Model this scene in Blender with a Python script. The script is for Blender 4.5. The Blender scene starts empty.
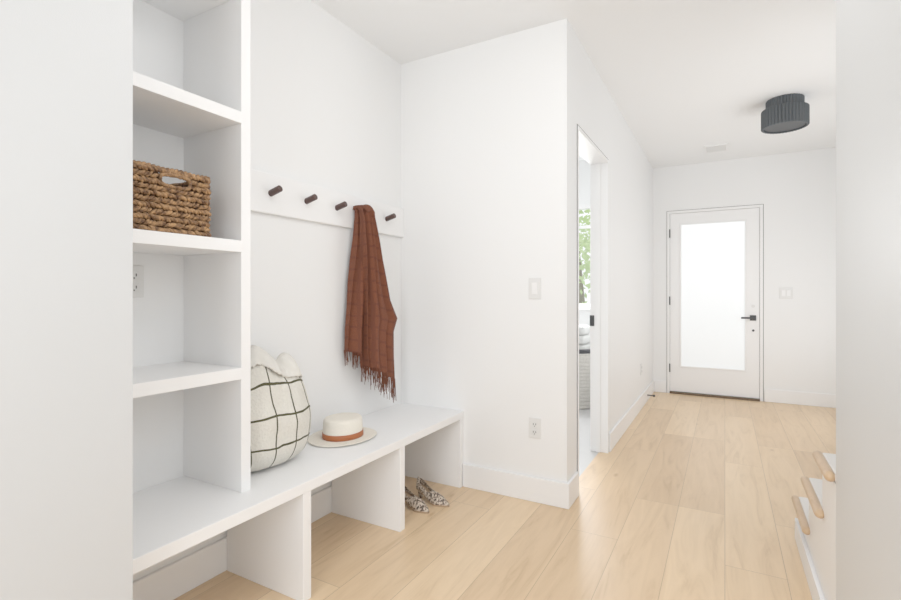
import bpy, bmesh, math, random
from mathutils import Vector, Matrix
random.seed(7)
C = bpy.context.scene.collection
PI = math.pi
# ---------------------------------------------------------------- camera
F = 490.0; H = 1.18; HOR = 294.0; TH = math.radians(29.25)
cam_d = bpy.data.cameras.new('camera'); cam = bpy.data.objects.new('camera', cam_d); C.objects.link(cam)
cam.location = (0, 0, H); cam.rotation_euler = (PI/2, 0, TH)
cam_d.sensor_width = 36; cam_d.lens = 36*F/901; cam_d.shift_y = -(300-HOR)/901; cam_d.clip_start = .02
bpy.context.scene.camera = cam
def pix(px, py, x=None, y=None, z=None):
    u = (px-450.5)/F; s, c = math.sin(TH), math.cos(TH)
    D = Vector((-s+u*c, c+u*s, (HOR-py)/F))
    k = x/D.x if x is not None else (y/D.y if y is not None else (z-H)/D.z)
    return Vector((0, 0, H))+D*k
# ---------------------------------------------------------------- helpers
def wl(o):
    v = Vector((0, 0, 0))
    while o: v += o.location; o = o.parent
    return v
def tag(o, label=None, cat=None, group=None, kind=None):
    for k, v in (('label', label), ('category', cat), ('group', group), ('kind', kind)):
        if v: o[k] = v
    return o
def thing(name, label, cat, loc=(0, 0, 0), rz=0, group=None, kind=None):
    o = bpy.data.objects.new(name, None); C.objects.link(o); o.location = loc; o.rotation_euler = (0, 0, rz)
    o.empty_display_size = .05
    return tag(o, label, cat, group, kind)
def obj(name, bm, mat, parent=None, local=False, smooth=False, bevel=0, loc=None, seg=2):
    if parent and not local: bmesh.ops.translate(bm, verts=bm.verts, vec=-wl(parent))
    if loc is not None: bmesh.ops.translate(bm, verts=bm.verts, vec=-Vector(loc))
    bmesh.ops.recalc_face_normals(bm, faces=bm.faces)
    me = bpy.data.meshes.new(name); bm.to_mesh(me); bm.free(); me.materials.append(mat)
    o = bpy.data.objects.new(name, me); C.objects.link(o)
    if parent: o.parent = parent
    if loc is not None: o.location = loc
    if smooth:
        for p in me.polygons: p.use_smooth = True
    if bevel:
        m = o.modifiers.new('bevel', 'BEVEL'); m.width = bevel; m.segments = seg; m.limit_method = 'ANGLE'; m.angle_limit = math.radians(40)
    return o
def B(*boxes, bm=None):
    bm = bm or bmesh.new()
    for (x0, x1, y0, y1, z0, z1) in boxes:
        v = [bm.verts.new(p) for p in ((x0,y0,z0),(x1,y0,z0),(x1,y1,z0),(x0,y1,z0),(x0,y0,z1),(x1,y0,z1),(x1,y1,z1),(x0,y1,z1))]
        for f in ((3,2,1,0),(4,5,6,7),(0,1,5,4),(1,2,6,5),(2,3,7,6),(3,0,4,7)): bm.faces.new([v[i] for i in f])
    return bm
def tube(bm, pts, r, n=8, closed=False):
    pts = [Vector(p) for p in pts]; rings = []; N = len(pts)
    for i, p in enumerate(pts):
        if closed: t = pts[(i+1) % N]-pts[i-1]
        else: t = pts[min(i+1, N-1)]-pts[max(i-1, 0)]
        t.normalize()
        up = Vector((0, 0, 1)) if abs(t.z) < .9 else Vector((1, 0, 0))
        a = t.cross(up).normalized(); b = t.cross(a)
        rr = r(i/(N-1)) if callable(r) else r
        rings.append([bm.verts.new(p+a*math.cos(2*PI*k/n)*rr+b*math.sin(2*PI*k/n)*rr) for k in range(n)])
    M = N if closed else N-1
    for i in range(M):
        A, D = rings[i], rings[(i+1) % N]
        for k in range(n): bm.faces.new((A[k], A[(k+1) % n], D[(k+1) % n], D[k]))
    if not closed:
        bm.faces.new(rings[0]); bm.faces.new(rings[-1][::-1])
    return bm
def lathe(prof, n=64, bm=None, fr=None, cap0=False, cap1=False, cen=(0, 0, 0)):
    bm = bm or bmesh.new(); rings = []
    for (r, z) in prof:
        ring = []
        for k in range(n):
            a = 2*PI*k/n; x, y, zz = r*math.cos(a), r*math.sin(a), z
            if fr: x, y, zz = fr(x, y, zz, a, r)
            ring.append(bm.verts.new((x+cen[0], y+cen[1], zz+cen[2])))
        rings.append(ring)
    for i in range(len(rings)-1):
        for k in range(n): bm.faces.new((rings[i][k], rings[i][(k+1) % n], rings[i+1][(k+1) % n], rings[i+1][k]))
    if cap0: bm.faces.new(rings[0][::-1])
    if cap1: bm.faces.new(rings[-1])
    return bm
def grid(bm, fn, nu, nv, keep=None, uv=None):
    uvl = bm.loops.layers.uv.verify()
    V = [[bm.verts.new(fn(i/nu, j/nv)) for j in range(nv+1)] for i in range(nu+1)]
    for i in range(nu):
        for j in range(nv):
            if keep and not keep((i+.5)/nu, (j+.5)/nv): continue
            f = bm.faces.new((V[i][j], V[i+1][j], V[i+1][j+1], V[i][j+1]))
            for l, (a, b) in zip(f.loops, ((i, j), (i+1, j), (i+1, j+1), (i, j+1))): l[uvl].uv = uv(a/nu, b/nv) if uv else (a/nu, b/nv)
    return bm
# ---------------------------------------------------------------- materials
def mat(name, col, rough=.5, bump=0, bscale=200, metal=0, emit=None, var=0, vscale=8, spec=.5):
    m = bpy.data.materials.new(name); m.use_nodes = True; nt = m.node_tree; p = nt.nodes['Principled BSDF']
    p.inputs['Base Color'].default_value = (*col, 1); p.inputs['Roughness'].default_value = rough
    p.inputs['Metallic'].default_value = metal; p.inputs['Specular IOR Level'].default_value = spec
    tc = nt.nodes.new('ShaderNodeTexCoord')
    if bump:
        n = nt.nodes.new('ShaderNodeTexNoise'); n.inputs['Scale'].default_value = bscale; n.inputs['Detail'].default_value = 3
        b = nt.nodes.new('ShaderNodeBump'); b.inputs['Strength'].default_value = bump; b.inputs['Distance'].default_value = .002
        nt.links.new(tc.outputs['Object'], n.inputs['Vector']); nt.links.new(n.outputs['Fac'], b.inputs['Height']); nt.links.new(b.outputs['Normal'], p.inputs['Normal'])
    if var:
        n = nt.nodes.new('ShaderNodeTexNoise'); n.inputs['Scale'].default_value = vscale
        r = nt.nodes.new('ShaderNodeMix'); r.data_type = 'RGBA'
        r.inputs[6].default_value = (*[c*(1-var) for c in col], 1); r.inputs[7].default_value = (*[min(1, c*(1+var)) for c in col], 1)
        nt.links.new(tc.outputs['Object'], n.inputs['Vector']); nt.links.new(n.outputs['Fac'], r.inputs[0]); nt.links.new(r.outputs[2], p.inputs['Base Color'])
    if emit:
        p.inputs['Emission Color'].default_value = (*emit[0], 1); p.inputs['Emission Strength'].default_value = emit[1]
    return m
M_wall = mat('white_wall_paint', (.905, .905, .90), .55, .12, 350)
M_wall_dim = mat('shade_dimmed_wall_paint', (.59, .595, .595), .4, .12, 350)  # wall paint with shade put into the colour, offsets over-lighting on the left
M_ceil = mat('ceiling_paint', (.93, .935, .935), .8, .1, 300)
M_trim = mat('white_trim_paint', (.92, .915, .91), .35)
M_cab = mat('white_cabinet_paint', (.93, .925, .92), .38, .04, 60)
M_step = mat('warm_white_step_paint', (.86, .83, .79), .5)
M_wal = mat('dark_walnut', (.055, .020, .014), .4, .1, 90, var=.35, vscale=30)
M_blk = mat('dark_grey_metal', (.025, .025, .027), .4)
M_gap = mat('weatherstrip_and_gap_shade', (.12, .11, .10), .7)  # real weatherstrip, also the painted shade of the door gaps
M_brz = mat('bronze_threshold', (.11, .07, .04), .4, metal=.5)
M_plate = mat('white_plastic', (.80, .795, .78), .3)
M_slot = mat('dark_slot', (.04, .04, .04), .6)
M_slate = mat('slate_grey_metal', (.07, .08, .088), .6, .05, 100)
M_diff = mat('opal_diffuser', (.07, .076, .082), .6)
M_tile = mat('pale_tile', (.55, .54, .53), .35, var=.04)
M_grass = mat('grass', (.26, .38, .18), .9, var=.3)
M_leaf = mat('tree_leaf_glow', (.33, .43, .19), .7, var=.3, vscale=2, emit=((.5, .6, .36), .35))  # emission adds blown-out daylight to the leaves
M_bark = mat('bark', (.3, .26, .22), .9, .4, 40)
M_dark = mat('dark_laminate', (.04, .04, .045), .5)
M_towel = mat('white_towel', (.66, .66, .64), .95, .6, 150)
M_straw = mat('cream_straw', (.84, .785, .68), .75, .5, 260, var=.06, vscale=120)
M_band = mat('rust_ribbon', (.38, .10, .025), .6, .2, 300)
M_tan = mat('tan_leather', (.42, .28, .17), .5)
M_liner = mat('basket_core', (.07, .03, .013), .9, .3, 80)
M_hamper = mat('pale_woven_fibre', (.62, .59, .54), .9, .9, 60, var=.2, vscale=50)

def frost():
    m = mat('frosted_glass_glow', (.6, .62, .63), .3); nt = m.node_tree; p = nt.nodes['Principled BSDF']; L = nt.links
    tc = nt.nodes.new('ShaderNodeTexCoord'); sp = nt.nodes.new('ShaderNodeSeparateXYZ'); L.new(tc.outputs['Object'], sp.inputs[0])
    n = nt.nodes.new('ShaderNodeTexNoise'); n.inputs['Scale'].default_value = 1.6; n.inputs['Detail'].default_value = 0; L.new(tc.outputs['Object'], n.inputs['Vector'])
    a = nt.nodes.new('ShaderNodeMath'); a.operation = 'MULTIPLY_ADD'; L.new(n.outputs['Fac'], a.inputs[0]); a.inputs[1].default_value = .9; L.new(sp.outputs[2], a.inputs[2])
    r = nt.nodes.new('ShaderNodeValToRGB'); e = r.color_ramp.elements; e[0].position = .35; e[0].color = (.72, .74, .74, 1); e[1].position = 1.0; e[1].color = (.90, .92, .93, 1)
    d = nt.nodes.new('ShaderNodeMath'); d.operation = 'MULTIPLY'; d.inputs[1].default_value = .42; L.new(a.outputs[0], d.inputs[0]); L.new(d.outputs[0], r.inputs[0])
    L.new(r.outputs[0], p.inputs['Emission Color']); p.inputs['Emission Strength'].default_value = .48  # daylight through the glass painted as an emission gradient
    return m
M_frost = frost()

def weave_mat():
    m = mat('woven_seagrass', (.36, .19, .08), .65); nt = m.node_tree; p = nt.nodes['Principled BSDF']
    tc = nt.nodes.new('ShaderNodeTexCoord'); n = nt.nodes.new('ShaderNodeTexNoise'); n.inputs['Scale'].default_value = 55; n.inputs['Detail'].default_value = 3
    r = nt.nodes.new('ShaderNodeValToRGB'); e = r.color_ramp.elements
    e[0].position = .34; e[0].color = (.095, .038, .014, 1); e[1].position = .68; e[1].color = (.49, .265, .11, 1)
    nt.links.new(tc.outputs['Object'], n.inputs['Vector']); nt.links.new(n.outputs['Fac'], r.inputs[0]); nt.links.new(r.outputs[0], p.inputs['Base Color'])
    return m
M_weave = weave_mat()

def line_mat(name, base, line, nx, ny, w, wob=0, rough=.9, var=.1, ox=0, oy=0, bscale=150, wscale=6):
    m = mat(name, base, rough); nt = m.node_tree; p = nt.nodes['Principled BSDF']; L = nt.links
    tc = nt.nodes.new('ShaderNodeTexCoord'); sp = nt.nodes.new('ShaderNodeSeparateXYZ'); L.new(tc.outputs['UV'], sp.inputs[0])
    def mth(op, a, b=None):
        n = nt.nodes.new('ShaderNodeMath'); n.operation = op
        for i, v in enumerate((a, b)):
            if v is None: continue
            if isinstance(v, (int, float)): n.inputs[i].default_value = v
            else: L.new(v, n.inputs[i])
        return n.outputs[0]
    nz = nt.nodes.new('ShaderNodeTexNoise'); nz.inputs['Scale'].default_value = wscale; L.new(tc.outputs['UV'], nz.inputs['Vector'])
    wb = mth('MULTIPLY', mth('SUBTRACT', nz.outputs['Fac'], .5), wob)
    outs = []
    for o, k, off, ww in ((sp.outputs[0], nx, ox, w), (sp.outputs[1], ny, oy, w)):
        f = mth('FRACT', mth('ADD', mth('MULTIPLY', mth('ADD', o, wb), k), off))
        d = mth('ABSOLUTE', mth('SUBTRACT', f, .5)); outs.append(mth('LESS_THAN', d, ww))
    k = mth('MAXIMUM', outs[0], outs[1])
    n2 = nt.nodes.new('ShaderNodeTexNoise'); n2.inputs['Scale'].default_value = bscale; L.new(tc.outputs['Object'], n2.inputs['Vector'])
    mv = nt.nodes.new('ShaderNodeMix'); mv.data_type = 'RGBA'; mv.inputs[6].default_value = (*[c*(1-var) for c in base], 1); mv.inputs[7].default_value = (*[c*(1+var) for c in base], 1)
    L.new(n2.outputs['Fac'], mv.inputs[0])
    mx = nt.nodes.new('ShaderNodeMix'); mx.data_type = 'RGBA'; L.new(k, mx.inputs[0]); L.new(mv.outputs[2], mx.inputs[6]); mx.inputs[7].default_value = (*line, 1)
    L.new(mx.outputs[2], p.inputs['Base Color'])
    b = nt.nodes.new('ShaderNodeBump'); b.inputs['Strength'].default_value = .8; b.inputs['Distance'].default_value = .005; L.new(n2.outputs['Fac'], b.inputs['Height']); L.new(b.outputs['Normal'], p.inputs['Normal'])
    return m
M_check = line_mat('cream_windowpane_wool', (.72, .69, .62), (.06, .055, .02), 4, 3.6, .036, .06, ox=.1, oy=.72, bscale=110, wscale=3.2)
M_scarf = line_mat('rust_scarf_wool', (.165, .043, .017), (.128, .033, .014), 10, 14, .09, .03, var=.25, bscale=160)

def snake():
    m = mat('snakeskin_leather', (.6, .5, .4), .45); nt = m.node_tree; p = nt.nodes['Principled BSDF']
    tc = nt.nodes.new('ShaderNodeTexCoord'); v = nt.nodes.new('ShaderNodeTexNoise'); v.inputs['Scale'].default_value = 90; v.inputs['Detail'].default_value = 2
    r = nt.nodes.new('ShaderNodeValToRGB'); e = r.color_ramp.elements
    e[0].position = .38; e[0].color = (.05, .032, .022, 1); e[1].position = .46; e[1].color = (.26, .18, .13, 1)
    e2 = r.color_ramp.elements.new(.56); e2.color = (.60, .51, .41, 1)
    nt.links.new(tc.outputs['Object'], v.inputs['Vector']); nt.links.new(v.outputs['Fac'], r.inputs[0]); nt.links.new(r.outputs[0], p.inputs['Base Color'])
    return m
M_snake = snake()

def oak(name, planks=True, c1=(.83, .615, .39), c2=(.69, .48, .285)):
    m = mat(name, c1, .33); nt = m.node_tree; L = nt.links; p = nt.nodes['Principled BSDF']
    tc = nt.nodes.new('ShaderNodeTexCoord'); sp = nt.nodes.new('ShaderNodeSeparateXYZ'); L.new(tc.outputs['Object'], sp.inputs[0])
    cb = nt.nodes.new('ShaderNodeCombineXYZ'); L.new(sp.outputs[1], cb.inputs[0]); L.new(sp.outputs[0], cb.inputs[1])
    br = nt.nodes.new('ShaderNodeTexBrick'); L.new(cb.outputs[0], br.inputs['Vector'])
    br.inputs['Scale'].default_value = 1; br.inputs['Brick Width'].default_value = 1.5; br.inputs['Row Height'].default_value = .225
    br.inputs['Mortar Size'].default_value = .0013 if planks else 0; br.inputs['Mortar Smooth'].default_value = .5; br.offset = .37; br.offset_frequency = 3
    br.inputs['Color1'].default_value = (*c1, 1); br.inputs['Color2'].default_value = (*c2, 1)
    br.inputs['Mortar'].default_value = (.43, .29, .165, 1); br.inputs['Bias'].default_value = 0
    mp = nt.nodes.new('ShaderNodeMapping'); mp.inputs['Scale'].default_value = (1.0, 9, 1) if planks else (9, 3, 3); L.new(cb.outputs[0] if planks else tc.outputs['Object'], mp.inputs[0])
    ad = nt.nodes.new('ShaderNodeVectorMath'); ad.operation = 'MULTIPLY_ADD'; L.new(br.outputs['Color'], ad.inputs[0]); ad.inputs[1].default_value = (40, 40, 40); L.new(mp.outputs[0], ad.inputs[2])
    n = nt.nodes.new('ShaderNodeTexNoise'); n.inputs['Scale'].default_value = 1.5; n.inputs['Detail'].default_value = 6; n.inputs['Roughness'].default_value = .6; n.inputs['Distortion'].default_value = 1.6; L.new(ad.outputs[0], n.inputs['Vector'])
    r = nt.nodes.new('ShaderNodeValToRGB'); e = r.color_ramp.elements; e[0].position = .28; e[0].color = (.83, .775, .70, 1); e[1].position = .60; e[1].color = (1.03, 1.025, 1.02, 1)
    em = r.color_ramp.elements.new(.43); em.color = (.965, .945, .915, 1)
    L.new(n.outputs['Fac'], r.inputs[0])
    a = nt.nodes.new('ShaderNodeMix'); a.data_type = 'RGBA'; a.blend_type = 'MULTIPLY'; a.inputs[0].default_value = 1; L.new(br.outputs['Color'], a.inputs[6]); L.new(r.outputs[0], a.inputs[7])
    last = a
    if planks:
        mk = nt.nodes.new('ShaderNodeMapping'); mk.inputs['Scale'].default_value = (1.3, 3.4, 1); L.new(cb.outputs[0], mk.inputs[0])
        vo = nt.nodes.new('ShaderNodeTexVoronoi'); vo.inputs['Scale'].default_value = 1.0; L.new(mk.outputs[0], vo.inputs['Vector'])
        rk = nt.nodes.new('ShaderNodeValToRGB'); e = rk.color_ramp.elements; e[0].position = .01; e[0].color = (.66, .54, .41, 1); e[1].position = .06; e[1].color = (1, 1, 1, 1)
        L.new(vo.outputs['Distance'], rk.inputs[0])
        k = nt.nodes.new('ShaderNodeMix'); k.data_type = 'RGBA'; k.blend_type = 'MULTIPLY'; k.inputs[0].default_value = .8; L.new(a.outputs[2], k.inputs[6]); L.new(rk.outputs[0], k.inputs[7]); last = k
    L.new(last.outputs[2], p.inputs['Base Color'])
    return m
M_floor = oak('oak_plank_floor'); M_tread = oak('oak_tread', False, (.66, .455, .275), (.64, .435, .26))

def pane_mat():
    m = bpy.data.materials.new('clear_pane'); m.use_nodes = True; nt = m.node_tree; nt.nodes.clear()
    o = nt.nodes.new('ShaderNodeOutputMaterial'); t = nt.nodes.new('ShaderNodeBsdfTransparent'); g = nt.nodes.new('ShaderNodeBsdfGlossy'); g.inputs['Roughness'].default_value = .02
    x = nt.nodes.new('ShaderNodeMixShader'); x.inputs[0].default_value = .05; nt.links.new(t.outputs[0], x.inputs[1]); nt.links.new(g.outputs[0], x.inputs[2]); nt.links.new(x.outputs[0], o.inputs[0])
    return m
M_pane = pane_mat()

def struct(name, bm, m, **k):
    return tag(obj(name, bm, m, **k), kind='structure')
# ---------------------------------------------------------------- the room
XN = -1.87; XH = -.76; YB = 2.67; YF = 6.38; ZC = 2.70; YBK = -1.6; XL = -1.30; YL = .685; XR = .31; YR = 1.97; XRR = 1.32
D0, D1, DZ = 2.885, 3.755, 2.175
struct('floor', B((XN-.12, XRR+.12, YBK, YB+.12, -.1, 0), (XH-.06, XRR+.12, YB+.12, YF+.12, -.1, 0)), M_floor)
struct('floor_side_room', B((-3.6, XH-.06, YB+.12, 5.72, -.1, 0)), M_tile)
struct('ceiling', B((-3.7, XRR+.12, YBK, YF+.12, ZC, ZC+.1)), M_ceil)
struct('wall_niche', B((XN-.12, XN, YL, YB+.12, 0, ZC)), M_wall)
struct('wall_left', B((XN-.12, XL, YBK, YL, 0, ZC)), M_wall_dim)
struct('wall_bumpout', B((XN, XH-.12, YB, YB+.12, 0, ZC)), M_wall)
struct('wall_hall_left', B((XH-.12, XH, YB, D0, 0, ZC), (XH-.12, XH, D1, YF, 0, ZC), (XH-.12, XH, D0, D1, DZ, ZC)), M_wall)
E0, E1, EZ = -.604, .366, 2.165
struct('wall_far', B((XH-.12, E0, YF, YF+.12, 0, ZC), (E1, XRR+.12, YF, YF+.12, 0, ZC), (E0, E1, YF, YF+.12, EZ, ZC)), M_wall)
struct('wall_right', B((XRR, XRR+.12, YBK, YF, 0, ZC)), M_wall)
struct('wall_stair', B((XR, XR+.12, YBK, YR, 0, ZC)), mat('shade_dimmed_stair_wall_paint', (.69, .695, .69), .4, .12, 350))  # wall colour darkened to stand in for softer light on this side
# side room
WX0, WX1, WZ0, WZ1, WY = -2.3, -1.2, 1.02, 2.2, 5.6
struct('wall_side_room_far', B((-3.6, WX0, WY, WY+.12, 0, ZC), (WX1, XH-.12, WY, WY+.12, 0, ZC), (WX0, WX1, WY, WY+.12, 0, WZ0), (WX0, WX1, WY, WY+.12, WZ1, ZC)), M_wall)
struct('wall_side_room_left', B((-3.72, -3.6, YB, WY+.12, 0, ZC)), M_wall)
struct('wall_side_room_near', B((-3.6, XN-.12, YB, YB+.12, 0, ZC)), M_wall)
w = thing('window_1', None, None, (-1.75, WY, WZ0), kind='structure')
obj('window_frame', B((WX0, WX0+.05, WY, WY+.08, WZ0, WZ1), (WX1-.05, WX1, WY, WY+.08, WZ0, WZ1), (WX0+.05, WX1-.05, WY, WY+.08, WZ0, WZ0+.05), (WX0+.05, WX1-.05, WY, WY+.08, WZ1-.05, WZ1), (WX0+.05, WX1-.05, WY+.01, WY+.07, 1.93, 1.96)), M_trim, w)
obj('window_pane', B((WX0+.05, WX1-.05, WY+.035, WY+.04, WZ0+.05, 1.93)), M_pane, w)
obj('window_sill', B((WX0-.03, WX1+.03, WY-.04, WY-.001, WZ0-.025, WZ0)), M_trim, w, bevel=.004)
# baseboards
bh, bt = .14, .016
def base(name, *bx): struct(name, B(*bx), M_trim, bevel=.004)
base('baseboard_bumpout', (-1.40, XH+bt, YB-bt, YB, 0, bh))
base('baseboard_hall_near', (XH, XH+bt, YB, D0-.012, 0, bh))
base('baseboard_niche', (XN, XN+bt, YL, YB-.04, 0, bh))
base('baseboard_hall_left', (XH, XH+bt, D1+.012, YF, 0, bh))
base('baseboard_far_left', (XH+bt, E0-.012, YF-bt, YF, 0, bh))
base('baseboard_far_right', (E1+.012, XRR, YF-bt, YF, 0, bh))
base('baseboard_left', (XL, XL+bt, YBK, YL, 0, bh))
base('baseboard_stair', (XR-bt, XR, YBK, YR-.01, 0, bh))
base('baseboard_right', (XRR-bt, XRR, 3.0, YF-bt, 0, bh))
base('baseboard_side_room', (-3.6, XH-.12, WY-bt, WY, 0, bh))
# doorway to the side room
d = thing('door_2', None, None, (XH, D0, 0), kind='structure')
jx0, jx1 = XH-.125, XH+.006
obj('door_frame', B((jx0, jx1, D0, D0+.022, 0, DZ), (jx0, jx1, D1-.022, D1, 0, DZ), (jx0, jx1, D0+.022, D1-.022, DZ-.022, DZ),
    (jx0+.045, jx0+.075, D0+.022, D0+.034, 0, DZ-.022), (jx0+.045, jx0+.075, D1-.034, D1-.022, 0, DZ-.022)), M_trim, d, bevel=.002)
obj('reveal_shade_strip', B((XH, XH+.003, D0-.006, D0, 0, DZ+.006), (XH, XH+.003, D1, D1+.006, 0, DZ+.006), (XH, XH+.003, D0, D1, DZ, DZ+.006)), M_gap, d)  # dark strip standing in for the shadow line round the opening
obj('strike_plate', B((jx0-.002, jx0+.03, D1-.027, D1-.022, .94, 1.02)), M_blk, d)
# entry door
d = thing('door_1', None, None, ((E0+E1)/2, YF, 0), kind='structure')
fw = .03
obj('door_frame', B((E0, E0+fw, YF-.006, YF+.11, 0, EZ), (E1-fw, E1, YF-.006, YF+.11, 0, EZ), (E0+fw, E1-fw, YF-.006, YF+.11, EZ-fw, EZ)), M_trim, d, bevel=.002)
obj('outer_gap_shade', B((E0-.004, E0, YF-.004, YF, 0, EZ+.004), (E1, E1+.005, YF-.004, YF, 0, EZ+.004), (E0, E1, YF-.004, YF, EZ, EZ+.004)), M_gap, d)  # dark outline painted in for shade between frame and wall
obj('weatherstrip', B((E0+fw, E0+fw+.012, YF+.035, YF+.1, .02, EZ-fw), (E1-fw-.012, E1-fw, YF+.035, YF+.1, .02, EZ-fw), (E0+fw, E1-fw, YF+.035, YF+.1, EZ-fw-.012, EZ-fw)), M_gap, d)
sx0, sx1, sz0, sz1 = E0+fw+.003, E1-fw-.003, .026, EZ-fw-.003
gx0, gx1, gz0, gz1 = -.455, .200, .325, 2.0
slab = obj('door_slab', B((sx0, gx0, YF+.004, YF+.047, sz0, sz1), (gx1, sx1, YF+.004, YF+.047, sz0, sz1), (gx0, gx1, YF+.004, YF+.047, sz0, gz0), (gx0, gx1, YF+.004, YF+.047, gz1, sz1)), M_trim, d)
obj('glazing_bead', B((gx0-.012, gx0+.006, YF-.002, YF+.012, gz0-.012, gz1+.012), (gx1-.006, gx1+.012, YF-.002, YF+.012, gz0-.012, gz1+.012), (gx0+.006, gx1-.006, YF-.002, YF+.012, gz0-.012, gz0+.006), (gx0+.006, gx1-.006, YF-.002, YF+.012, gz1-.006, gz1+.012)), M_trim, slab, bevel=.003)
obj('glass_pane', B((gx0, gx1, YF+.018, YF+.026, gz0, gz1)), M_frost, slab)
obj('threshold', B((E0+fw, E1-fw, YF-.03, YF+.11, 0, .022)), M_brz, d, bevel=.004)
hx = .272
hb = B((hx-.03, hx+.03, YF-.006, YF+.004, .885, .945)); tube(hb, [(hx, YF-.004, .915), (hx, YF-.05, .915)], .010, 12)
B((hx-.115, hx+.012, YF-.06, YF-.045, .905, .925), bm=hb); obj('door_handle', hb, M_blk, slab, bevel=.002)
db = bmesh.new(); tube(db, [(hx+.002, YF+.004, 1.045), (hx+.002, YF-.010, 1.045)], .017, 20); obj('deadbolt', db, M_plate, slab)
db = bmesh.new(); tube(db, [(hx+.002, YF+.004, .775), (hx+.002, YF-.004, .775)], .012, 20); obj('latch_cap', db, M_blk, slab)
for z in (.3, 1.1, 1.9): obj('hinge', B((E0+fw-.006, E0+fw+.006, YF-.010, YF+.004, z-.05, z+.05)), M_blk, d)
# outside
struct('ground', B((-9, 5, WY+1.0, 22, -.4, -.3)), M_grass)
t = thing('tree', 'green leafy tree seen outside through the side room window', 'tree', (-2.5, 9.6, -.3))
tb = bmesh.new(); tube(tb, [(-2.5, 9.6, -.3), (-2.45, 9.6, .8), (-2.55, 9.55, 2.2)], lambda q: .12-.05*q, 12); obj('trunk', tb, M_bark, t, smooth=True)
lb = bmesh.new()
for i in range(2200):
    v = Vector((random.gauss(0, 1), random.gauss(0, 1), random.gauss(0, 1))).normalized()*random.random()**.4
    c = Vector((-2.4, 9.6, 2.25))+Vector((v.x*1.5, v.y*1.1, v.z*1.45))
    a = Vector((random.uniform(-1, 1), random.uniform(-1, 1), random.uniform(-1, 1))).normalized(); b = a.orthogonal().normalized()
    s = .07; lb.faces.new([lb.verts.new(c+a*s), lb.verts.new(c+b*s*.5), lb.verts.new(c-a*s), lb.verts.new(c-b*s*.5)])
obj('foliage', lb, M_leaf, t)
# side room items
hcx, hcy = -1.42, 5.22
t = thing('laundry_hamper', 'pale woven hamper with a dark rim in the side room', 'basket', (hcx, hcy, 0))
hp = [(.24, 0)]
for k in range(16):
    z0 = .585*k/16; hp += [(.245+.03*k/16, z0+.003), (.258+.03*k/16, z0+.018), (.245+.03*k/16, z0+.034)]
hp += [(.272, .59), (.25, .59), (.22, .02), (.001, .02)]
obj('woven_body', lathe(hp, 56, fr=lambda x, y, z, a, r: (x*(1+.012*math.sin(28*a)), y*(1+.012*math.sin(28*a)), z), cap0=True, cen=(hcx, hcy, 0)), M_hamper, t, smooth=True)
obj('rim', lathe([(.25, .575), (.285, .575), (.29, .60), (.285, .615), (.25, .615)], 56, cen=(hcx, hcy, 0)), M_dark, t)
t = thing('folded_towels', 'white folded towels heaped in the hamper in the side room', 'towels', (hcx, hcy, .55))
tb = bmesh.new()
for k in range(3): B((hcx-.17+.004*k, hcx+.17-.006*k, hcy-.14+.005*k, hcy+.14, .55+.10*k, .648+.10*k), bm=tb)
obj('towel_stack', tb, M_towel, t, bevel=.036, seg=4)
# ---------------------------------------------------------------- bench
XB = -1.40; ZB = .46; BT = .042
t = thing('mudroom_bench', 'long white built-in bench with open cubbies below', 'bench', (XB, 1.7, 0))
obj('seat_top', B((XN, XB, YL, YB, ZB-BT, ZB)), M_cab, t, bevel=.002)
for y0 in (.688, 1.357, 1.995, YB-.042):
    obj('divider', B((XN+bt+.001 if y0 < 2.5 else XN, XB-.003, y0, y0+.041, 0, ZB-BT)), M_cab, t, bevel=.002)
# shelving
XS = -1.525; P1 = 1.176
t = thing('open_shelving', 'tall white open shelf tower standing on the bench', 'shelving', (XS, 1.0, ZB))
obj('side_panel', B((XN, XS, P1, P1+.04, ZB, ZC)), M_cab, t, bevel=.0015)
obj('side_panel', B((XN, XS, YL, YL+.02, ZB, ZC)), M_cab, t, bevel=.0015)
for z in (.914, 1.373, 1.838, 2.30):
    obj('shelf', B((XN, XS+.003, YL+.02, P1, z-.042, z)), M_cab, t, bevel=.0015)
# peg rail
t = thing('peg_rail', 'white wall board with five dark wooden pegs above the bench', 'coat rack', (XN, 2.0, 1.65))
obj('board', B((XN, XN+.024, P1+.04, YB, 1.553, 1.742)), M_trim, t, bevel=.006, seg=3)
PEG = [1.583, 1.806, 2.028, 2.250, 2.478]
for y in PEG:
    a = Vector((XN+.019, y, 1.648)); dr = Vector((.068, 0, .018))
    b = bmesh.new(); tube(b, [a, a+dr*.97, a+dr], lambda q: .0152 if q < .6 else .014, 20)
    obj('peg', b, M_wal, t, bevel=.002)
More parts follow.
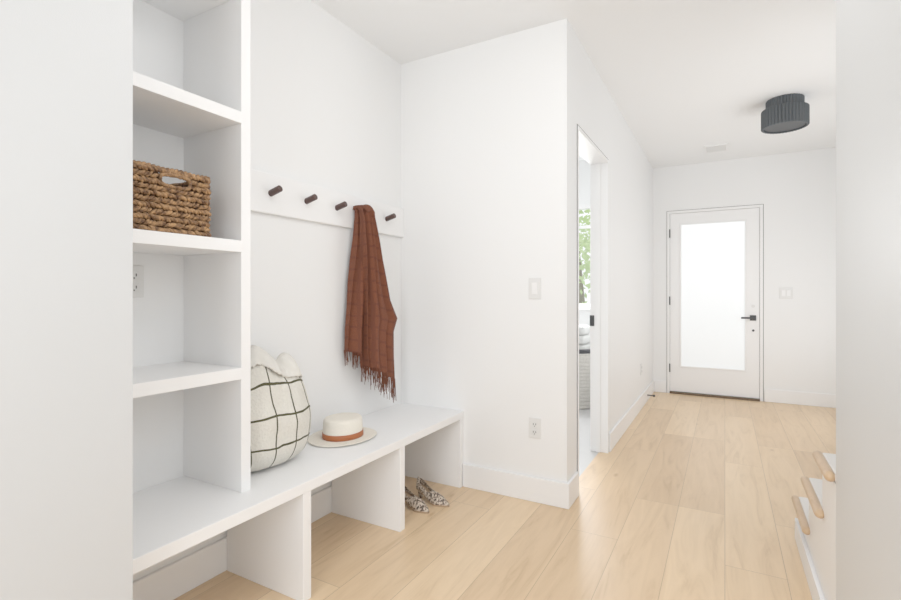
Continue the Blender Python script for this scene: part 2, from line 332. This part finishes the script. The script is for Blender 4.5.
# ---------------------------------------------------------------- electrical
def outlet(loc, rz, label):
    t = thing('wall_outlet', label, 'outlet', loc, rz)
    p = obj('wall_plate', B((-.036, .036, -.007, 0, -.058, .058)), M_plate, t, local=True, bevel=.002)
    for z in (-.022, .022):
        r = obj('receptacle', B((-.017, .017, -.010, -.007, z-.0155, z+.0155)), M_plate, t, local=True, bevel=.003)
        obj('slot', B((-.009, -.0055, -.0105, -.010, z-.003, z+.007), (.0055, .009, -.0105, -.010, z-.003, z+.007), (-.0025, .0025, -.0105, -.010, z-.012, z-.007)), M_slot, r, local=True)
def switch(loc, rz, n, label):
    t = thing('light_switch', label, 'light switch', loc, rz); hw = .013+.0235*n
    obj('wall_plate', B((-hw, hw, -.007, 0, -.06, .06)), M_plate, t, local=True, bevel=.002)
    for i in range(n):
        x = (i-(n-1)/2)*.046
        b = bmesh.new(); prof = [(-.007, -.033), (-.009, -.033), (-.013, .033), (-.007, .033)]
        vs = [[b.verts.new((x+sx*.0165, y, z)) for y, z in prof] for sx in (-1, 1)]
        b.faces.new(vs[0]); b.faces.new(vs[1][::-1])
        for k in range(4): b.faces.new((vs[0][k], vs[0][(k+1) % 4], vs[1][(k+1) % 4], vs[1][k]))
        obj('rocker', b, M_trim, t, local=True)
switch((-.943, YB, 1.212), 0, 1, 'white rocker switch on the wall beside the bench')
outlet((-.943, YB, .417), 0, 'white outlet low on the wall, right of the bench end')
switch((.575, YF, 1.19), 0, 2, 'white two-rocker switch plate to the right of the entry door')
outlet((XN, .985, 1.225), PI/2, 'white outlet inside the shelf tower, below the wicker basket')
outlet((XH, 5.4, .40), PI/2, 'small white outlet low on the hallway wall past the doorway')
t = thing('door_stop', 'small black door stop on the hallway baseboard near the entry door', 'door stop', (XH+bt, 5.75, .07))
obj('rod', tube(bmesh.new(), [(XH+bt, 5.75, .07), (XH+bt+.06, 5.75, .07)], .006, 10), M_blk, t)
obj('rubber_tip', tube(bmesh.new(), [(XH+bt+.06, 5.75, .07), (XH+bt+.08, 5.75, .07)], .012, 12), M_blk, t)
# ceiling vent
t = thing('ceiling_vent', 'small white vent grille on the hallway ceiling', 'vent', (-.08, 5.8, ZC))
obj('frame', B((-.19, .03, 5.67, 5.69, ZC-.01, ZC), (-.19, .03, 5.91, 5.93, ZC-.01, ZC), (-.19, -.17, 5.69, 5.91, ZC-.01, ZC), (.01, .03, 5.69, 5.91, ZC-.01, ZC)), M_trim, t)
obj('slats', B(*[(-.17, .01, 5.70+.026*i, 5.716+.026*i, ZC-.008, ZC-.001) for i in range(8)]), M_plate, t)
# ceiling light
LC = (.408, 4.62, ZC)
t = thing('ceiling_light', 'dark slate two-tier fluted drum light on the hallway ceiling', 'ceiling light', LC)
def flute(k): return lambda x, y, z, a, r: (x*(1+.065*abs(math.sin(k*a/2))), y*(1+.065*abs(math.sin(k*a/2))), z)
obj('upper_drum', lathe([(.02, 0), (.116, 0), (.119, -.005), (.119, -.075), (.02, -.075)], 400, fr=flute(36), cen=LC), M_slate, t)
obj('lower_drum', lathe([(.10, -.075), (.144, -.075), (.148, -.080), (.148, -.215), (.144, -.220), (.135, -.220), (.135, -.10), (.10, -.10)], 480, fr=flute(42), cen=LC), M_slate, t)
obj('diffuser', lathe([(.001, -.210), (.134, -.210), (.134, -.206), (.001, -.206)], 64, cen=LC), M_diff, t)
# ---------------------------------------------------------------- staircase
t = thing('staircase', 'white staircase with light wood rounded tread ends by the right wall', 'stairs', (.8, 2.86, 0))
RZ, RN, Y0 = .2, .33, 2.91
for k in range(1, 4):
    yn = Y0-RN*(k-1); yb = yn-RN-.02
    x0 = XR
    if k == 3: yb = YR+.004
    tr = obj('tread', B((x0, XRR-.02, yb, yn-.004, RZ*k-.03, RZ*k-.002)), M_step, t, bevel=.008, seg=3)
    zc = RZ*k-.015; ye = yn+.008; yz = max(yn-RN-.07, YR+.012)
    b = bmesh.new(); P = []; n = 14; L_ = ye-yz; r_ = .0165
    for i in range(n+1):
        q = i/n; P.append((XR-.011, yz+L_*(.5-.5*math.cos(PI*q)), zc))
    tube(b, P, lambda q: r_*min(1, math.sqrt(max(.02, 1-max(0, 1-(L_*(.5-.5*math.cos(PI*q)))/r_)**2)), math.sqrt(max(.02, 1-max(0, 1-(L_*(.5+.5*math.cos(PI*q)))/r_)**2))), 16)
    obj('tread_end', b, M_tread, tr, smooth=True)
    obj('riser', B((XR+.02, XRR-.02, yn-.045, yn-.027, RZ*(k-1), RZ*k-.031)), M_trim, t)
sb = bmesh.new()
pts = [(YR+.004, 0), (Y0-.027, 0), (Y0-.027, RZ-.031)]
pts += [(Y0-RN-.027, RZ-.031), (Y0-RN-.027, 2*RZ-.031), (Y0-2*RN-.027, 2*RZ-.031), (Y0-2*RN-.027, 3*RZ-.031), (YR+.004, 3*RZ-.031)]
va = [sb.verts.new((XR, y, z)) for y, z in pts]; vb = [sb.verts.new((XR+.018, y, z)) for y, z in pts]
sb.faces.new(va); sb.faces.new(vb[::-1])
for i in range(len(pts)): j = (i+1) % len(pts); sb.faces.new((va[i], va[j], vb[j], vb[i]))
obj('side_skirt', sb, M_trim, t)
obj('skirt_baseboard', B((XR-bt, XR, YR+.004, Y0-.03, 0, .10)), M_trim, t, bevel=.003)
# ---------------------------------------------------------------- basket
bx0, bx1, by0, by1, bz0, bz1 = -1.84, -1.545, .80, 1.080, 1.373, 1.578
t = thing('wicker_basket', 'brown woven seagrass basket on the shelf below the top', 'basket', ((bx0+bx1)/2, (by0+by1)/2, bz0))
hy0, hy1, hz0, hz1 = .897, .995, 1.524, 1.560
def per(s, ins=0.0, rc=.022):
    x0, x1, y0, y1 = bx0+ins, bx1-ins, by0+ins, by1-ins
    lx, ly = x1-x0-2*rc, y1-y0-2*rc; q = PI*rc/2; tot = 2*(lx+ly)+4*q; L = s*tot
    seq = [('l', Vector((x1, y0+rc, 0)), Vector((0, 1, 0)), ly), ('a', (x1-rc, y1-rc), 0, q), ('l', Vector((x1-rc, y1, 0)), Vector((-1, 0, 0)), lx), ('a', (x0+rc, y1-rc), PI/2, q),
           ('l', Vector((x0, y1-rc, 0)), Vector((0, -1, 0)), ly), ('a', (x0+rc, y0+rc), PI, q), ('l', Vector((x0+rc, y0, 0)), Vector((1, 0, 0)), lx), ('a', (x1-rc, y0+rc), 1.5*PI, q)]
    for kind, p, d_, ln in seq:
        if L <= ln+1e-9:
            if kind == 'l': return p+d_*L, d_
            a = d_+L/rc; return Vector((p[0]+rc*math.cos(a), p[1]+rc*math.sin(a), 0)), Vector((-math.sin(a), math.cos(a), 0))
        L -= ln
    return per(0, ins, rc)
wb = bmesh.new(); rows = 11; rh = (bz1-bz0)/rows; NS = 50
for r_ in range(rows):
    z = bz0+rh*(r_+.5)
    for k in range(NS):
        for ln in (0, 1):
            p, tg = per(((k+.5*ln+.25*(r_ % 2)+random.uniform(-.14, .14))/NS) % 1, .007)
            if p.x > bx1-.02 and hy0-.004 < p.y < hy1+.004 and hz0-.006 < z < hz1+.006: continue
            nrm = Vector((tg.y, -tg.x, 0)); sg = 1 if r_ % 2 else -1
            ax = (tg*.78+Vector((0, 0, 1))*sg*random.uniform(.45, .8)).normalized()
            c = p+nrm*(.002+random.uniform(-.0015, .003))+Vector((0, 0, z+random.uniform(-.002, .002)))
            hl = .0125+random.uniform(-.002, .003); rr = random.uniform(.0047, .0066)
            tube(wb, [c-ax*hl-nrm*.004, c-ax*hl*.5, c+nrm*.002, c+ax*hl*.5, c+ax*hl-nrm*.004], lambda q: rr*(1-.55*abs(2*q-1)**2), 6)
obj('woven_body', wb, M_weave, t, smooth=True)
i_ = .011
obj('liner', B((bx0+i_, bx0+i_+.004, by0+i_, by1-i_, bz0, bz1-.008), (bx0+i_, bx1-i_, by0+i_, by0+i_+.004, bz0, bz1-.008), (bx0+i_, bx1-i_, by1-i_-.004, by1-i_, bz0, bz1-.008), (bx0+i_, bx1-i_, by0+i_, by1-i_, bz0, bz0+.004),
    (bx1-i_-.004, bx1-i_, by0+i_, hy0, bz0, bz1-.008), (bx1-i_-.004, bx1-i_, hy1, by1-i_, bz0, bz1-.008), (bx1-i_-.004, bx1-i_, hy0, hy1, bz0, hz0)), M_liner, t)
rb = bmesh.new()
for ph in (0, PI):
    pts = []
    for k in range(300):
        p, tg = per(k/300, .007); nrm = Vector((tg.y, -tg.x, 0)); a = 2*PI*k/300*36+ph
        pts.append(p+nrm*math.cos(a)*.0042+Vector((0, 0, bz1-.003+math.sin(a)*.0042+.0015*math.sin(k*.21))))
    tube(rb, pts, .0056, 6, closed=True)
obj('rim', rb, M_weave, t, smooth=True)
hbm = bmesh.new()
for ph in (0, PI):
    pts = []
    for k in range(110):
        s = 2*PI*k/110; cy, cz = (hy0+hy1)/2, (hz0+hz1)/2
        yy = cy+math.copysign(abs(math.cos(s))**.5, math.cos(s))*(hy1-hy0)/2; zz = cz+math.copysign(abs(math.sin(s))**.5, math.sin(s))*(hz1-hz0)/2
        a = s*14+ph; pts.append((bx1-.002+math.cos(a)*.003, yy, zz+math.sin(a)*.0022))
    tube(hbm, pts, .0050, 6, closed=True)
obj('handle', hbm, M_weave, t, smooth=True)
# ---------------------------------------------------------------- cushion
cc = Vector((-1.695, 1.425, ZB+.212)); cw, ch, cT = .39, .44, .27
RM = Matrix.Rotation(math.radians(90), 3, 'Z')@Matrix.Rotation(math.radians(-8), 3, 'X')
t = thing('throw_cushion', 'slouchy cream cushion with dark windowpane lines and folded top corners', 'cushion', (-1.68, 1.41, ZB))
def pil(a, b, sgn):
    k = .44 if b < 0 else .40
    X = a*((1-k)+k*math.sqrt(1-b*b/2)); Z = b*((1-k)+k*math.sqrt(1-a*a/2))
    X *= 1+.05*(1-abs(Z+.1))-.16*max(0, Z)**2
    z = ch/2*Z
    cap = max(0, b)**2.5
    z += (.026*math.exp(-((a-.74)/.26)**2)+.068*math.exp(-((a+.35)/.36)**2)-.014*math.exp(-((a-.34)/.16)**2))*cap
    th = cT/2*(max(0, (1-abs(a)**3))*max(0, (1-abs(b)**3)))**.5
    th *= 1-.26*max(0, b)
    cr = .024*math.exp(-((a-.28-.10*b)/.10)**2)*max(0, b)**1.2+.014*math.exp(-((a+.05-.25*b)/.09)**2)*max(0, b)+.012*math.exp(-((a-.62+.2*b)/.08)**2)*max(0, b)
    cr += .008*math.sin(5*a+4*b+1)*math.sin(5*b-4*a)*(1-a*a)*(1-b*b)
    z = max(z, -ch/2*.94)
    lean = -.020*max(0, b)**3
    p = RM@Vector((cw/2*X, -sgn*max(.0, th-cr*(th > .015))+lean, z))+cc
    p.y = max(p.y, P1+.044)
    return p
cb = bmesh.new()
for sgn in (1, -1): grid(cb, lambda a, b: pil(2*a-1, 2*b-1, sgn), 64, 64)
bmesh.ops.remove_doubles(cb, verts=cb.verts, dist=.0004)
body = obj('body', cb, M_check, t, smooth=True)
M_gath = mat('cream_plain_wool', (.74, .71, .65), .95, .9, 110, var=.07, vscale=40)
fb_ = bmesh.new()
def fold(u, v):
    a = 2*u-1; b = .55+.45*v
    p = pil(a*.985, b, 1); n_ = Vector((1, 0, .15)).normalized()
    q = p+n_*(.009+.007*math.sin(9*a+2)+.003*math.sin(21*a))*math.sin(PI*min(1, v*1.0+.1))+Vector((0, 0, .012*v+.005*math.sin(7*a+1)*v))
    q.y = max(q.y, P1+.044); return q
def fold_keep(u, v):
    return v > .34+.22*math.sin(5.2*u+.6)+.08*math.sin(11*u)
grid(fb_, fold, 80, 26, fold_keep)
o = obj('folded_flap', fb_, M_gath, t, smooth=True); m = o.modifiers.new('solid', 'SOLIDIFY'); m.thickness = .006; m.offset = 0
# ---------------------------------------------------------------- hat
hc = (-1.675, 1.885, ZB)
t = thing('straw_hat', 'cream straw hat with a rust ribbon lying on the bench', 'hat', hc)
ov = lambda x, y, z, a, r: (x*.92, y*1.06, z+(.003*math.cos(2*a)*max(0, (r-.11)/.07) if r > .11 else 0))
obj('brim', lathe([(.088, .009), (.10, .004), (.13, .003), (.16, .004), (.171, .006), (.173, .0075), (.171, .009), (.16, .0075), (.13, .0065), (.10, .0075), (.088, .013)], 72, fr=ov, cen=hc), M_straw, t, smooth=True)
def cr(x, y, z, a, r):
    f = 1-.03*max(0, (z-.06)/.05)*max(0, math.cos(a))**2
    return (x*.92*f, y*1.04, z-.002*max(0, (z-.09)/.02)*max(0, math.cos(2*a))*(r > .02))
obj('crown', lathe([(.101, .006), (.100, .05), (.099, .080), (.097, .095), (.092, .102), (.083, .1045), (.050, .1035), (.025, .103), (.001, .103)], 72, fr=cr, cen=hc), M_straw, t, smooth=True)
obj('ribbon_band', lathe([(.1015, .008), (.1045, .009), (.1035, .034), (.1005, .035)], 72, fr=lambda x, y, z, a, r: (x*.92, y*1.04, z), cen=hc), M_band, t, smooth=True)
# ---------------------------------------------------------------- shoes
def shoe(loc, rz, side, label):
    t = thing('heeled_shoe', label, 'shoe', loc, rz, 'pair of snakeskin shoes under the bench'); Ls = .235
    def W(q):
        if q < .3: return .003+.037*(q/.3)**.75
        if q < .68: return .040-.011*((q-.3)/.38)
        return .029+.002*math.sin((q-.68)/.32*PI) if q < .9 else .029*math.sqrt(max(0, 1-((q-.9)/.1)**2))
    def Z(q): return .004 if q < .32 else .004+.052*(3*((q-.32)/.6)**2-2*((q-.32)/.6)**3 if q < .92 else 1)
    def Hh(q): return .010+.038*min(1, q/.38)**.9 if q < .4 else .048
    def cxy(q): return side*.006*math.sin(q*PI)
    ub = bmesh.new()
    def fn(u, v):
        q = v; s = 2*u-1; w = W(q)
        hgt = Hh(q) if q < .4 else (.048-.012*math.sin((q-.4)/.6*PI)+.008*(q > .8)*(q-.8)/.2)
        return Vector((Ls*(1-q)-Ls/2, cxy(q)+w*math.sin(PI*s/2)*1.0, Z(q)+.003+hgt*max(0, math.cos(PI*s/2))**.62))
    def keep(u, v):
        s = abs(2*u-1)
        if v < .50: return True
        return s > min(.50, (v-.50)*8) if v < .88 else s > .44-.3*(v > .97)
    grid(ub, fn, 36, 44, keep)
    o = obj('upper', ub, M_snake, t, local=True, smooth=True); m = o.modifiers.new('solid', 'SOLIDIFY'); m.thickness = .002
    sb = bmesh.new(); n = 30; top = []; bot = []
    for i in range(n+1):
        q = i/n; w = max(.0015, W(q)+.001); x = Ls*(1-q)-Ls/2
        top.append([sb.verts.new((x, cxy(q)+w*k, Z(q)+.004)) for k in (-1, 1)]); bot.append([sb.verts.new((x, cxy(q)+w*k, Z(q)-.003)) for k in (-1, 1)])
    for i in range(n):
        sb.faces.new((top[i][0], top[i][1], top[i+1][1], top[i+1][0])); sb.faces.new((bot[i][1], bot[i][0], bot[i+1][0], bot[i+1][1]))
        for k in (0, 1): sb.faces.new((top[i][k], top[i+1][k], bot[i+1][k], bot[i][k]))
    obj('sole', sb, M_tan, t, local=True)
    hb = bmesh.new(); hp = []
    for z, r, xo in ((0, .013, 0), (.018, .014, 0), (.038, .019, .003), (.054, .024, .006)): hp.append([hb.verts.new((-Ls/2+.025+xo+r*math.cos(a*PI/8), cxy(.9)+r*math.sin(a*PI/8), z)) for a in range(16)])
    for i in range(3):
        for k in range(16): hb.faces.new((hp[i][k], hp[i][(k+1) % 16], hp[i+1][(k+1) % 16], hp[i+1][k]))
    hb.faces.new(hp[0][::-1]); hb.faces.new(hp[-1]); obj('heel', hb, M_snake, t, local=True, smooth=True)
shoe((-1.505, 2.262, 0), math.radians(-10), 1, 'snakeskin pointed shoe nearest the bench divider, left of its pair')
shoe((-1.450, 2.385, 0), math.radians(-10), -1, 'snakeskin pointed shoe farther from the bench divider, right of its pair')
# ---------------------------------------------------------------- scarf
def lerp_tab(tab, y):
    for a, b in zip(tab, tab[1:]):
        if y <= b[0]:
            k = (y-a[0])/(b[0]-a[0]); return a[1]+(b[1]-a[1])*k, a[2]+(b[2]-a[2])*k
    return tab[-1][1:]
AF = [(205, 363, 371), (211, 361, 374), (218, 362, 374), (240, 362, 378), (260, 362, 381), (280, 362, 385), (300, 363, 389), (318, 363, 396), (332, 363, 392), (355, 364, 392), (385, 367, 393)]
AB = [(205, 364, 369), (218, 363, 372), (240, 362, 374), (260, 360, 375), (280, 358, 376), (300, 357, 377), (330, 355, 378), (385, 354, 379)]
t = thing('fringed_scarf', 'rust brown fringed scarf hanging from the fourth peg', 'scarf', (-1.79, PEG[3], 1.69))
XSC = -1.76
def sc(s, v, tab=AF, dx=0, botl=364, botr=381, nf=3.2, ph=0.0):
    py = 205+v*(botl+(botr-botl)*s-205)
    l, r = lerp_tab(tab, py)
    w = 2*PI*(nf*s+.22*math.sin(3*s))+ph+.5*v
    s3 = min(1, max(0, s+.085*math.sin(w+1.2)*min(1, .3+v)*math.sin(PI*s)**.4 if 0 < s < 1 else s))
    p = pix(l+(r-l)*s3, py, x=XSC)
    g = min(1, .45+v*1.5)
    p.x += .040*g*math.cos(w)*(.7+.3*math.sin(5*s+1))+.004*math.sin(s*50+v*5)*g-.012*abs(2*s-1)**3+dx
    p.x += .010*math.sin(min(1, v*9)*PI/2)
    p.z += .004*math.sin(v*24+s*3)*v
    if v < .03: p.x -= (1-v/.03)*.03
    p.x = max(p.x, XN+.030)
    return p
back = lambda s, v: sc(s, v, AB, -.046, 350, 364, 2.6, 1.0)
sb = bmesh.new()
grid(sb, lambda u, v: sc(u, v), 130, 110, uv=lambda a, b: (a*.75, b))
grid(sb, back, 100, 90, uv=lambda a, b: (a*.75+.1, b*.9))
grid(sb, lambda u, v: sc(u, .0)+Vector((-.030*v, 0, .006*math.sin(v*PI)-.02*v*v)), 40, 8)
grid(sb, lambda u, v: pix(367.5, 209, x=XSC)+Vector((-.012+.034*math.cos(2*PI*u), .036*(2*v-1), .002+.022*math.sin(2*PI*u)-.026*abs(2*v-1)**2)), 24, 14)
o = obj('cloth', sb, M_scarf, t, smooth=True); m = o.modifiers.new('solid', 'SOLIDIFY'); m.thickness = .003
fb = bmesh.new()
for i in range(90):
    s = (i+.5)/90; p = sc(s, 1); ln = (.085+.05*s)*random.uniform(.7, 1.1); dy = random.uniform(-.012, .020); dx = random.uniform(-.008, .012)
    tube(fb, [p+Vector((0, 0, .004)), p+Vector((dx*.3, dy*.4, -ln*.4)), p+Vector((dx, dy, -ln))], lambda q: .0021-.0008*q, 5)
for i in range(60):
    s = (i+.5)/60; p = back(s, 1); ln = .075*random.uniform(.7, 1.15); dy = random.uniform(-.010, .014)
    tube(fb, [p+Vector((0, 0, .004)), p+Vector((0, dy*.4, -ln*.4)), p+Vector((0, dy, -ln))], lambda q: .0021-.0008*q, 5)
obj('fringe', fb, mat('rust_fringe', (.145, .038, .015), .9, var=.3, vscale=60), t)
# ---------------------------------------------------------------- light
def area(name, loc, target, sx, sy, power, col=(.96, .98, 1)):
    l = bpy.data.lights.new(name, 'AREA'); l.shape = 'RECTANGLE'; l.size = sx; l.size_y = sy; l.energy = power; l.color = col
    o = bpy.data.objects.new(name, l); C.objects.link(o); o.location = loc
    o.rotation_euler = (Vector(target)-Vector(loc)).to_track_quat('-Z', 'Y').to_euler(); return o
area('rear_fill', (-.4, -1.5, 1.35), (-.9, 3, 1.8), 1.3, 2.2, 27)  # fill added behind the camera; no window built there
area('bench_overhead_fill', (-.35, 1.6, 2.67), (-1.3, 1.7, 0), .9, 1.2, 11)  # fill added above the view to brighten niche and bench, no fixture
area('stair_wall_fill', (.29, 1.1, 1.5), (-1.87, 1.6, 1.3), 1.3, 1.6, 10.5)  # unseen fill added to light the niche from the right
area('stairwell_fill', (1.2, 3.9, 1.45), (-.8, 4.6, 1.9), 1.8, 1.3, 16)  # unseen fill added to brighten the hall from the stair side
area('hall_side_fill', (1.28, 5.2, 1.2), (-.3, 5.9, 1.6), 1.2, 1.6, 10)  # added fill for the far end of the hall, out of view
area('side_room_window_light', (-1.9, 5.5, 1.7), (-.6, 2.9, 0), 1.0, 1.1, 38)
w = bpy.data.worlds.new('world'); bpy.context.scene.world = w; w.use_nodes = True
w.node_tree.nodes['Background'].inputs[0].default_value = (.95, .98, 1, 1); w.node_tree.nodes['Background'].inputs[1].default_value = .95
vs = bpy.context.scene.view_settings
vs.view_transform = 'Standard'; vs.gamma = 1.28; vs.exposure = .25
